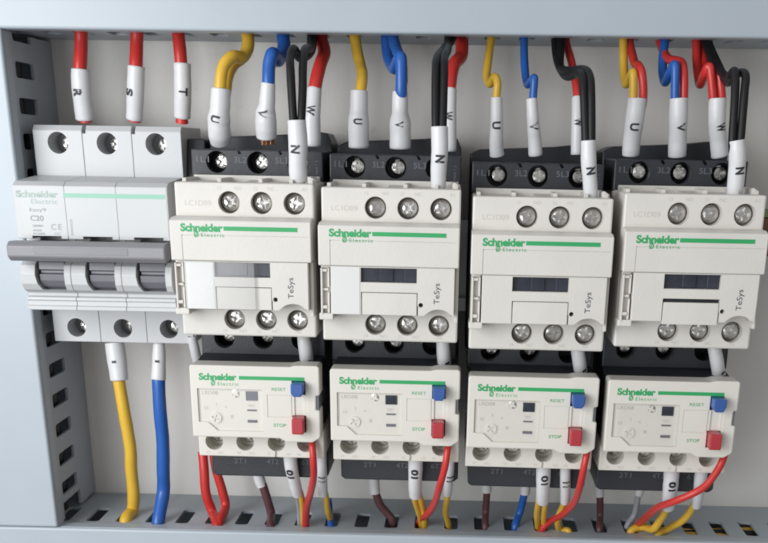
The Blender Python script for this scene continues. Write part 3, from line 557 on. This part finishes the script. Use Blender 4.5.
    {'name': 'wire_pair', 'label': 'yellow and red wires sharing a U sleeve on the rightmost contactor', 'cat': 'wire pair', 'group': 'motor supply wires at the tops of the contactors',
     'strands': [('yellow', [(96.6,-28,106,1.47), (96.6,-28,100.6,1.47), (97.1,-29,94.9,1.47), (97.5,-31,86.4,1.48), (98,-36,80.4,1.47), (98.6,-42,82.6,1.44), (99,-45,83,1.43), (99.7,-45,75.2,1.44), (100.4,-44,65.4,0.8), (100.6,-42,57.3,0.81)]),
       ('red', [(98.4,-25,106,1.48), (98.4,-25,101,1.48), (99.3,-27,95.1,1.48), (100.8,-34,87.5,1.46), (101.1,-42,85.7,1.43), (102,-45,82.4,1.43), (102.7,-45,75.2,1.44), (102.4,-42,65.5,0.8), (101.3,-42,57.3,0.81)])],
     'sleeve': [(100.8,-45,75.2,3.21), (100.6,-45,69.2,3.15), (100.4,-43,62.2,3.01), (100.5,-42,57.3,2.95)], 'text': 'U', 'tt': 0.45, 'ang': -0.1},
    {'name': 'wire_pair', 'label': 'blue and red wires sharing a V sleeve on the rightmost contactor', 'cat': 'wire pair', 'group': 'motor supply wires at the tops of the contactors',
     'strands': [('blue', [(111.3,-27,106,1.56), (111.3,-27,100.9,1.56), (111.6,-28,95.1,1.56), (111.1,-31,86.6,1.56), (111.4,-36,81.2,1.55), (112,-42,84,1.52), (112.6,-45,85.7,1.5), (113.7,-45,75.4,1.52), (115,-44,65.6,0.85), (116.2,-42,57.5,0.86)]),
       ('red', [(109.4,-24,106,1.48), (109.4,-24,101.2,1.48), (110.4,-25,95.4,1.49), (112.4,-32,89.1,1.47), (115.2,-40,87.3,1.44), (116.2,-43,84,1.43), (116.8,-44,75.5,1.44), (117.1,-42,65.7,0.8), (117.6,-42,57.5,0.81)])],
     'sleeve': [(114.9,-45,75.4,3.12), (115.3,-45,69.4,3.14), (116.1,-43,62.4,3.09), (116.6,-42,57.2,3.12)], 'text': 'V', 'tt': 0.45, 'ang': 0.15},
    {'name': 'wire_pair', 'label': 'two red wires sharing a W sleeve on the rightmost contactor', 'cat': 'wire pair', 'group': 'motor supply wires at the tops of the contactors',
     'strands': [('red', [(121.6,-27,106,1.55), (121.6,-27,101,1.55), (122.4,-28,95,1.56), (122.9,-31,86.8,1.56), (123.4,-36,80.7,1.55), (123.3,-43,83.4,1.51), (124.2,-45,85.2,1.5), (126.6,-45,75.6,1.52), (128.6,-43,65.8,0.85), (130.3,-42,57.7,0.86)]),
       ('red', [(124,-24,106,1.48), (124,-24,101.4,1.48), (124.6,-26,93.9,1.48), (125.8,-32,86.7,1.47), (126.4,-40,86.2,1.44), (127.4,-44,84.1,1.42), (129.3,-45,75.6,1.43), (131.2,-42,65.9,0.8), (132.1,-42,57.8,0.81)])],
     'sleeve': [(128,-45,75.6,2.95), (128.4,-45,69.6,2.97), (129.9,-43,63.2,2.91), (131.4,-42,57.4,2.94)], 'text': 'W', 'tt': 0.45, 'ang': 0.2},
    {'name': 'wire_pair', 'label': 'black wire pair in a white sleeve marked N on the rightmost contactor', 'cat': 'wire pair', 'group': 'control wires marked N',
     'strands': [('black', [(126,-24,106,1.48), (126,-24,101.4,1.48), (126.8,-27,94.8,1.48), (128.9,-36,87.1,1.45), (128.9,-52,80.5,1.4), (127.6,-62,81.7,1.36), (127.7,-67,82.6,1.34), (127.3,-71,75.6,1.33), (127.5,-74,62,1.34), (128.6,-74,54.8,0.74)]),
       ('black', [(123.6,-29,106,1.46), (123.6,-29,100.9,1.46), (124.9,-31,94.4,1.46), (126.6,-40,87.4,1.44), (128.1,-56,81.5,1.38), (129.9,-64,82.5,1.35), (130.7,-68,81.4,1.33), (130.1,-71,75.7,1.33), (130,-74,62,1.34), (129.9,-74,54.8,0.74)])],
     'sleeve': [(128.7,-74,62,2.6), (129.4,-74,57.8,2.69), (130,-73,51.8,2.71), (130.3,-72,45,2.5)], 'text': 'N', 'tt': 0.5, 'ang': 0.15},
    {'name': 'wire', 'label': 'yellow wire with a white sleeve hanging below the breaker', 'cat': 'wire', 'group': 'wires leaving the breaker',
     'strands': [('yellow', [(-88.8,-34,-13.6,1.27), (-87.8,-36,-26.3,2.32), (-87,-36,-38.8,2.34), (-86.5,-34,-54.3,2.38), (-87.3,-32,-63.5,2.41), (-87.9,-30,-75.1,2.45), (-89.9,-28,-82.7,2.47), (-90.4,-35.1,-85,2.44), (-90.4,-35.1,-94,2.44)])],
     'sleeve': [(-89,-34,-13.2,3.65), (-88.3,-35,-19.5,3.66), (-87.7,-36,-27,3.38)], 'text': '-', 'tt': 0.5, 'ang': 0.0},
    {'name': 'wire', 'label': 'blue wire with a short white sleeve hanging below the breaker', 'cat': 'wire', 'group': 'wires leaving the breaker',
     'strands': [('blue', [(-72.2,-34,-14,1.37), (-72.6,-36,-26.7,2.51), (-72.9,-36,-38.5,2.53), (-73.4,-34,-51.1,2.57), (-74.5,-32,-64.1,2.61), (-76,-30,-74,2.64), (-77,-36.6,-85,2.63), (-77,-36.6,-94,2.63)])],
     'sleeve': [(-71.9,-34,-12.9,2.2), (-72.1,-35,-19.2,2.59), (-72.6,-36,-26.4,2.8)], 'text': '-', 'tt': 0.5, 'ang': 0.0},
    {'name': 'wire', 'label': 'white sleeved wire slipping behind the leftmost overload relay', 'cat': 'wire', 'group': 'wires leaving the breaker',
     'strands': [('red', [(-57.7,-38,-10,0.83), (-57.9,-34,-16,0.84), (-58.9,-26,-25.4,1.58), (-60,-18,-38.5,1.62), (-61.2,-14,-56.3,1.66)])],
     'sleeve': [(-58.1,-38,-9.3,1.7), (-57.8,-36,-14.9,1.91), (-57.9,-32,-20.3,1.93)], 'text': None, 'tt': 0.5, 'ang': 0.0},
    {'name': 'wire_pair', 'label': 'two red wires meeting in a V below the left end of the leftmost relay', 'cat': 'wire pair', 'group': 'wires hanging from the overload relays',
     'strands': [('red', [(-59.2,-28,-57.4,1.91), (-58.8,-29,-64.6,1.92), (-58.5,-29,-74.4,1.93), (-57,-28,-82.8,1.95), (-52.9,-38,-85.2,1.91), (-52.9,-38,-94.2,1.91)]),
       ('red', [(-55.6,-26,-57.9,1.82), (-54.6,-27,-65.2,1.83), (-52.7,-27,-74,1.84), (-51.8,-27,-80.9,1.85), (-52.2,-37.3,-85,1.81), (-52.2,-37.3,-94,1.81)])],
     'sleeve': None, 'text': None, 'tt': 0.5, 'ang': 0.0},
    {'name': 'wire', 'label': 'dark maroon wire under the leftmost relay', 'cat': 'wire', 'group': 'wires hanging from the overload relays',
     'strands': [('maroon', [(-36.3,-30,-66.3,0.94), (-35.2,-30,-70.5,1.72), (-33.6,-29,-76.8,1.73), (-32.8,-28,-83.1,1.74), (-31.2,-38,-85.1,1.71), (-31.2,-38,-94.1,1.71)])],
     'sleeve': [(-37,-30,-65.5,2.21), (-36.3,-30,-68.5,2.22), (-35.6,-30,-70.6,2.12)], 'text': None, 'tt': 0.5, 'ang': 0.0},
    {'name': 'wire', 'label': 'dark maroon wire bending right under the second relay', 'cat': 'wire', 'group': 'wires hanging from the overload relays',
     'strands': [('maroon', [(9.2,-30,-66.2,0.88), (10,-30,-71.2,1.61), (11.9,-29,-77.5,1.62), (14.7,-28,-81.6,1.63), (16.7,-28.1,-85,1.64), (16.7,-28.1,-94,1.64)])],
     'sleeve': [(9.4,-30,-65.3,2.21), (9.6,-30,-68.7,2.21), (10,-30,-72.5,2.12)], 'text': None, 'tt': 0.5, 'ang': 0.0},
    {'name': 'wire', 'label': 'straight maroon wire under the third relay', 'cat': 'wire', 'group': 'wires hanging from the overload relays',
     'strands': [('maroon', [(54.5,-30,-67.7,0.77), (55,-30,-71,1.4), (54.9,-28,-80.2,1.42), (54.8,-32.7,-85,1.41), (54.8,-32.7,-94,1.41)])],
     'sleeve': [(54.5,-30,-66.8,2.1), (54.7,-30,-68.9,2.1), (54.8,-30,-71,2.01)], 'text': None, 'tt': 0.5, 'ang': 0.0},
    {'name': 'wire', 'label': 'straight maroon wire under the left of the rightmost relay', 'cat': 'wire', 'group': 'wires hanging from the overload relays',
     'strands': [('maroon', [(99.6,-30,-68.3,0.77), (100.1,-30,-72.1,1.4), (101,-28,-80.4,1.42), (100.7,-33.2,-85,1.4), (100.7,-33.2,-94,1.4)])],
     'sleeve': [(99.5,-30,-66.6,1.99), (99.8,-30,-69.2,1.99), (100.1,-30,-71.7,1.8)], 'text': None, 'tt': 0.5, 'ang': 0.0},
    {'name': 'wire', 'label': 'blue wire slanting down under the third relay', 'cat': 'wire', 'group': 'wires hanging from the overload relays',
     'strands': [('blue', [(70.5,-30,-68.1,0.82), (70.1,-30,-71.9,1.5), (68.5,-28,-80.3,1.52), (66.9,-31.9,-85,1.51), (66.9,-31.9,-94,1.51)])],
     'sleeve': [(70.5,-30,-67.3,2), (70.3,-30,-69.4,2), (70.2,-30,-71.5,1.9)], 'text': None, 'tt': 0.5, 'ang': 0.0},
    {'name': 'wire', 'label': 'thin grey wire under the rightmost relay', 'cat': 'wire', 'group': 'wires hanging from the overload relays',
     'strands': [('grey', [(115.9,-30,-68,0.66), (115.5,-30,-72.2,1.2), (115,-28,-79.7,1.21), (112.3,-29,-85,1.21), (112.3,-29,-94,1.21)])],
     'sleeve': [(116.1,-30,-67.1,1.79), (115.9,-30,-69.2,1.79), (115.6,-30,-70.9,1.7)], 'text': None, 'tt': 0.5, 'ang': 0.0},
    {'name': 'wire_pair', 'label': 'yellow and grey wires in an 01 sleeve below the leftmost relay', 'cat': 'wire pair', 'group': 'wires hanging from the overload relays',
     'strands': [('yellow', [(-17.9,-62,-48,0.61), (-17,-58,-58.8,0.62), (-16.5,-52,-66.3,1.15), (-17.8,-40,-76.9,1.19), (-18.9,-34,-85,1.21), (-18.9,-34,-94,1.21)]),
       ('grey', [(-18.8,-61,-48.3,0.51), (-18,-56,-59.4,0.52), (-18.7,-48,-67.6,0.97), (-19.7,-38,-77.6,1), (-20.1,-34.1,-85,1.01), (-20.1,-34.1,-94,1.01)])],
     'sleeve': [(-18.7,-62,-46.8,2.48), (-18.4,-61,-53.2,2.4), (-17.9,-57,-60.7,2.26), (-17.7,-53,-65.9,2.1)], 'text': '01', 'tt': 0.36, 'ang': -0.2},
    {'name': 'wire_pair', 'label': 'two yellow wires in an 01 sleeve below the second relay', 'cat': 'wire pair', 'group': 'wires hanging from the overload relays',
     'strands': [('yellow', [(26.5,-62,-48.1,0.6), (26.4,-59,-57.5,0.61), (26.6,-52,-66.5,1.14), (27.8,-42,-75.1,1.18), (28.7,-30.9,-85,1.22), (28.7,-30.9,-94,1.22)]),
       ('yellow', [(27.9,-62,-48.1,0.6), (28.3,-59,-57.4,0.61), (29,-52,-66.4,1.14), (29.7,-42,-75.1,1.18), (30.4,-33.1,-85,1.21), (30.4,-33.1,-94,1.21)])],
     'sleeve': [(27.4,-62,-45.8,2.74), (27.4,-61,-52.2,2.67), (27.2,-58,-59.3,2.52), (27.2,-54,-65,2.46)], 'text': '01', 'tt': 0.36, 'ang': -0.1},
    {'name': 'wire_pair', 'label': 'two straight yellow wires in an 01 sleeve below the third relay', 'cat': 'wire pair', 'group': 'wires hanging from the overload relays',
     'strands': [('yellow', [(73.2,-62,-48.6,0.6), (73.3,-59,-58.4,0.61), (73.9,-52,-67.4,1.14), (74.6,-42,-76.1,1.17), (75.9,-32.5,-85,1.21), (75.9,-32.5,-94,1.21)]),
       ('yellow', [(74.6,-62,-48.6,0.6), (75.4,-59,-58.3,0.61), (76.3,-52,-67.3,1.14), (77.2,-42,-76.1,1.17), (78.1,-33.5,-85,1.2), (78.1,-33.5,-94,1.2)])],
     'sleeve': [(74,-62,-47.1,2.73), (74.4,-61,-53.9,2.66), (74.8,-58,-60.6,2.51), (75.3,-54,-66.3,2.45)], 'text': '01', 'tt': 0.36, 'ang': 0.1},
    {'name': 'wire', 'label': 'curling yellow wire in an 01 sleeve below the rightmost relay', 'cat': 'wire', 'group': 'wires hanging from the overload relays',
     'strands': [('yellow', [(120.5,-62,-49.8,0.8), (121.6,-59,-59.2,0.81), (122.3,-52,-69.1,1.51), (121.9,-45,-76.4,1.55), (120.5,-40,-81.6,1.57), (117.3,-34,-83,1.6), (113,-34.8,-85,1.6), (113,-34.8,-94,1.6)])],
     'sleeve': [(120.8,-62,-49.1,2.9), (121.2,-61,-55.5,2.83), (121.8,-58,-61.9,2.59), (122.5,-54,-67.6,2.44)], 'text': '01', 'tt': 0.33, 'ang': 0},
    {'name': 'wire_pair', 'label': 'yellow and blue wires in a narrow 11 sleeve below the leftmost relay', 'cat': 'wire pair', 'group': 'wires hanging from the overload relays',
     'strands': [('yellow', [(-7.1,-60,-49.4,0.61), (-7.5,-56,-59.2,0.62), (-7.5,-50,-67.5,1.15), (-7.9,-40,-76.7,1.19), (-7.9,-30.9,-85,1.22), (-7.9,-30.9,-94,1.22)]),
       ('blue', [(-10.1,-22,-78.6,1.45), (-9.4,-22,-83.8,1.45), (-7.4,-35.6,-85,1.41), (-7.4,-35.6,-94,1.41)])],
     'sleeve': [(-7.3,-61,-46.9,1.93), (-7.3,-60,-53.3,1.85), (-7.7,-56,-60.8,1.88), (-8.1,-52,-66.1,1.72)], 'text': '11', 'tt': 0.5, 'ang': 0},
    {'name': 'wire', 'label': 'yellow wire in a narrow sleeve behind the red wire of the second relay', 'cat': 'wire', 'group': 'wires hanging from the overload relays',
     'strands': [('yellow', [(39.6,-60,-48.4,0.61), (39.6,-56,-58.1,0.62), (39.3,-50,-66.8,1.15), (38.5,-40,-76.4,1.18), (39.8,-32.5,-85,1.21), (39.8,-32.5,-94,1.21)])],
     'sleeve': [(39.9,-61,-45.8,1.83), (39.9,-60,-52.2,1.75), (39.6,-56,-59.7,1.68), (39.3,-52,-65,1.52)], 'text': '11', 'tt': 0.5, 'ang': 0.3},
    {'name': 'wire', 'label': 'hooked yellow wire in a narrow 11 sleeve below the third relay', 'cat': 'wire', 'group': 'wires hanging from the overload relays',
     'strands': [('yellow', [(82.3,-60,-49,0.65), (83.1,-56,-59.1,0.67), (83.8,-50,-68.2,1.24), (82.7,-42,-77.2,1.27), (84.2,-34,-84.7,1.3), (88,-36.4,-85,1.3), (88,-36.4,-94,1.3)])],
     'sleeve': [(82.1,-61,-47.2,2), (82.5,-60,-54,1.93), (83.3,-56,-61.1,1.96), (83.9,-52,-67.1,1.8)], 'text': '11', 'tt': 0.45, 'ang': 0.1},
    {'name': 'wire', 'label': 'yellow wire in a narrow sleeve at the right of the rightmost relay', 'cat': 'wire', 'group': 'wires hanging from the overload relays',
     'strands': [('yellow', [(131.8,-60,-50.2,0.75), (133,-56,-59.9,0.77), (132.9,-50,-68.7,1.42), (131,-44,-76.2,1.45), (127.3,-36,-82.9,1.49), (123.2,-38,-85.2,1.49), (123.2,-38,-94.2,1.49)])],
     'sleeve': [(131.9,-61,-49.1,2.36), (132.1,-60,-54.8,2.29), (132.9,-56,-61.5,2.04), (133.6,-52,-67.6,1.79)], 'text': None, 'tt': 0.5, 'ang': 0},
    {'name': 'wire', 'label': 'single bright red wire from the stop button corner of the leftmost relay', 'cat': 'wire', 'group': 'wires hanging from the overload relays',
     'strands': [('red', [(-10.1,-66,-38,1.26), (-9.1,-72,-41.2,1.24), (-8.6,-73,-47.2,1.25), (-9,-70,-52.9,1.26), (-11.2,-62,-61.3,1.3), (-15.5,-46,-73.9,1.37), (-17.6,-36.3,-85,1.41), (-17.6,-36.3,-94,1.41)])],
     'sleeve': None, 'text': None, 'tt': 0.5, 'ang': 0.0},
    {'name': 'wire', 'label': 'single red wire bowed left from the stop button corner of the second relay', 'cat': 'wire', 'group': 'wires hanging from the overload relays',
     'strands': [('red', [(39.8,-66,-38.5,1.25), (39.3,-72,-40.9,1.24), (38.1,-73,-48.4,1.24), (36.4,-68,-57.5,1.27), (34.7,-58,-66.3,1.31), (31.8,-46,-75.3,1.36), (27.8,-28.5,-85,1.43), (27.8,-28.5,-94,1.43)])],
     'sleeve': None, 'text': None, 'tt': 0.5, 'ang': 0.0},
    {'name': 'wire', 'label': 'single red wire swept left from the stop button corner of the third relay', 'cat': 'wire', 'group': 'wires hanging from the overload relays',
     'strands': [('red', [(88.9,-66,-40,1.25), (88.1,-72,-41.7,1.23), (87.5,-73,-48,1.24), (86.9,-70,-54.9,1.25), (86.3,-60,-64.4,1.3), (83.9,-48,-73.4,1.35), (80.1,-38,-79.9,1.39), (77.3,-35.9,-85,1.4), (77.3,-35.9,-94,1.4)])],
     'sleeve': None, 'text': None, 'tt': 0.5, 'ang': 0.0},
    {'name': 'wire', 'label': 'long red wire sweeping left across both sleeves of the rightmost relay', 'cat': 'wire', 'group': 'wires hanging from the overload relays',
     'strands': [('red', [(138,-66,-40.1,1.33), (136.3,-72,-42.1,1.31), (134.6,-74,-46.6,1.31), (130.5,-75,-52.3,1.32), (125.5,-74,-56.1,1.33), (119.6,-70,-60.6,1.35), (117.2,-60,-66,1.39), (116.6,-44,-75.7,1.45), (115.7,-29.9,-85,1.51), (115.7,-29.9,-94,1.51)])],
     'sleeve': None, 'text': None, 'tt': 0.5, 'ang': 0.0},
    {'name': 'wire', 'label': 'white sleeved link wire between the leftmost contactor and its relay', 'cat': 'wire', 'group': 'coil link wires between contactor and relay',
     'strands': [('black', [(-11.7,-68,-2.6,0.57), (-11.3,-66,-8.5,0.58), (-11,-60,-20.4,1.08)])],
     'sleeve': [(-12,-66,-3,2.18), (-11.3,-66,-8.5,2.37), (-11.6,-56,-21.3,2.45)], 'text': '-', 'tt': 0.42, 'ang': 0.5},
    {'name': 'wire', 'label': 'white sleeved link wire between the second contactor and its relay', 'cat': 'wire', 'group': 'coil link wires between contactor and relay',
     'strands': [('black', [(36.5,-68,-1.7,0.57), (36.9,-66,-8.3,0.58), (38.2,-60,-21.3,1.07)])],
     'sleeve': [(36.5,-66,-2.1,2.17), (36.9,-66,-8.3,2.35), (38.1,-56,-22.1,2.44)], 'text': '-', 'tt': 0.42, 'ang': 0.5},
    {'name': 'wire', 'label': 'white sleeved link wire between the third contactor and its relay', 'cat': 'wire', 'group': 'coil link wires between contactor and relay',
     'strands': [('black', [(82.5,-68,-3.6,0.57), (84.2,-66,-10.2,0.57), (87.4,-60,-23.2,1.07)])],
     'sleeve': [(82.8,-66,-3.9,2.16), (84.2,-66,-10.2,2.35), (87.9,-56,-24.1,2.44)], 'text': '-', 'tt': 0.42, 'ang': 0.5},
    {'name': 'wire', 'label': 'white sleeved link wire between the rightmost contactor and its relay', 'cat': 'wire', 'group': 'coil link wires between contactor and relay',
     'strands': [('black', [(129.6,-68,-3.4,0.56), (132,-66,-10,0.57), (136.6,-60,-23.6,1.07)])],
     'sleeve': [(130.1,-66,-3.7,2.15), (132,-66,-10,2.33), (137.7,-56,-24.5,2.43)], 'text': '-', 'tt': 0.42, 'ang': 0.5},
]

for w in WIRES:
    multi = len(w['strands']) > 1
    base = Vector(w['strands'][0][1][-1][:3])
    def link(name, bm, m, parent, sm=60):
        me = to_mesh(bm, name, M[m], smooth=sm); me.transform(Matrix.Translation(-base*S)); return obj(name, me, parent)
    if multi:
        root = bpy.data.objects.new('wire_pair', None); root.empty_display_size = .01; COL.objects.link(root)
        for col, pts in w['strands']: link('wire', wire_mesh(pts), WM[col], root)
    else:
        col, pts = w['strands'][0]; root = link('wire', wire_mesh(pts), WM[col], None)
    root.location = base*S; tag(root, w['label'], w['cat'], w['group'])
    if w['sleeve']:
        bm, path = sleeve_mesh(w['sleeve']); sl = link('marker_sleeve', bm, 'sleeve', root)
        if w['text']: link('sleeve_mark', sleeve_text(path, w['text'], w['tt'], w['ang'], 3.0 if w['text'] in 'RSTUVWN' else 2.6), 'ink', sl)
    if 'bare copper' in w['label'] or w['text'] == 'N':
        e = Vector(w['sleeve'][-1][:3]); T = (e-Vector(w['sleeve'][-2][:3])).normalized(); r = w['sleeve'][-1][3]
        bm = bmesh.new()
        for k in range(9):
            a = k*2.4; q = r*.62*math.sqrt((k+.5)/9); off = Vector((math.cos(a)*q, math.sin(a)*q, 0))
            b2, rg, _ = tube_bm([tuple(e+off-T*1.5)+(.42,), tuple(e+off*1.1+T*(2.6 if 'copper' in w['label'] else 1.3))+(.42,)], 2, 8); b2.faces.new(rg[-1])
            mp = {v: bm.verts.new(v.co) for v in b2.verts}
            for f in b2.faces: bm.faces.new([mp[v] for v in f.verts])
            b2.free()
        link('copper_end', bm, 'copper', root)
# wires lying inside the bottom duct, seen through its right hand slots
for k, (zz, dd, c) in enumerate(((-88.9, 22.5, 'yellow'), (-88.6, 26.5, 'blackw'), (-88.6, 30.5, 'yellow'), (-88.8, 35, 'blackw'))):
    pts = [(112+14*i, -(dd+1.0*math.sin(i*1.3+k)), zz+.4*math.sin(i*1.9+k*2), 1.9) for i in range(7)]; pts = [(98, -dd, -104, 1.9)]+pts
    me = to_mesh(wire_mesh(pts), 'wire', M[c], smooth=60)
    o = obj('wire', me); tag(o, ['rearmost yellow wire inside the bottom duct, seen through its right slots', 'black wire between two yellow ones inside the bottom duct at right', 'yellow wire nearest the cover inside the bottom duct at right', 'black wire right behind the cover inside the bottom duct at right'][k], 'wire', 'wires lying inside the bottom duct')

def add_filler(name, pts, label):  # added black fill that keeps the duct slots dark
    b = Vector(pts[0][:3]); me = to_mesh(wire_mesh(pts), name, M['blackw'], smooth=60); me.transform(Matrix.Translation(-b*S)); o = obj(name, me); o.location = b*S; tag(o, label, 'dark_filler', 'black fillers added inside the ducts to darken them')
add_filler('dark_filler', [(XL-12.5, -28, z, 10.4) for z in range(-83, 92, 14)], 'thick black filler added inside the upright duct to darken its slots')
add_filler('dark_filler', [(x, -27, ZB-16.5, 10.5) for x in range(-205, 240, 20)], 'thick black filler added inside the bottom duct to darken its slots')
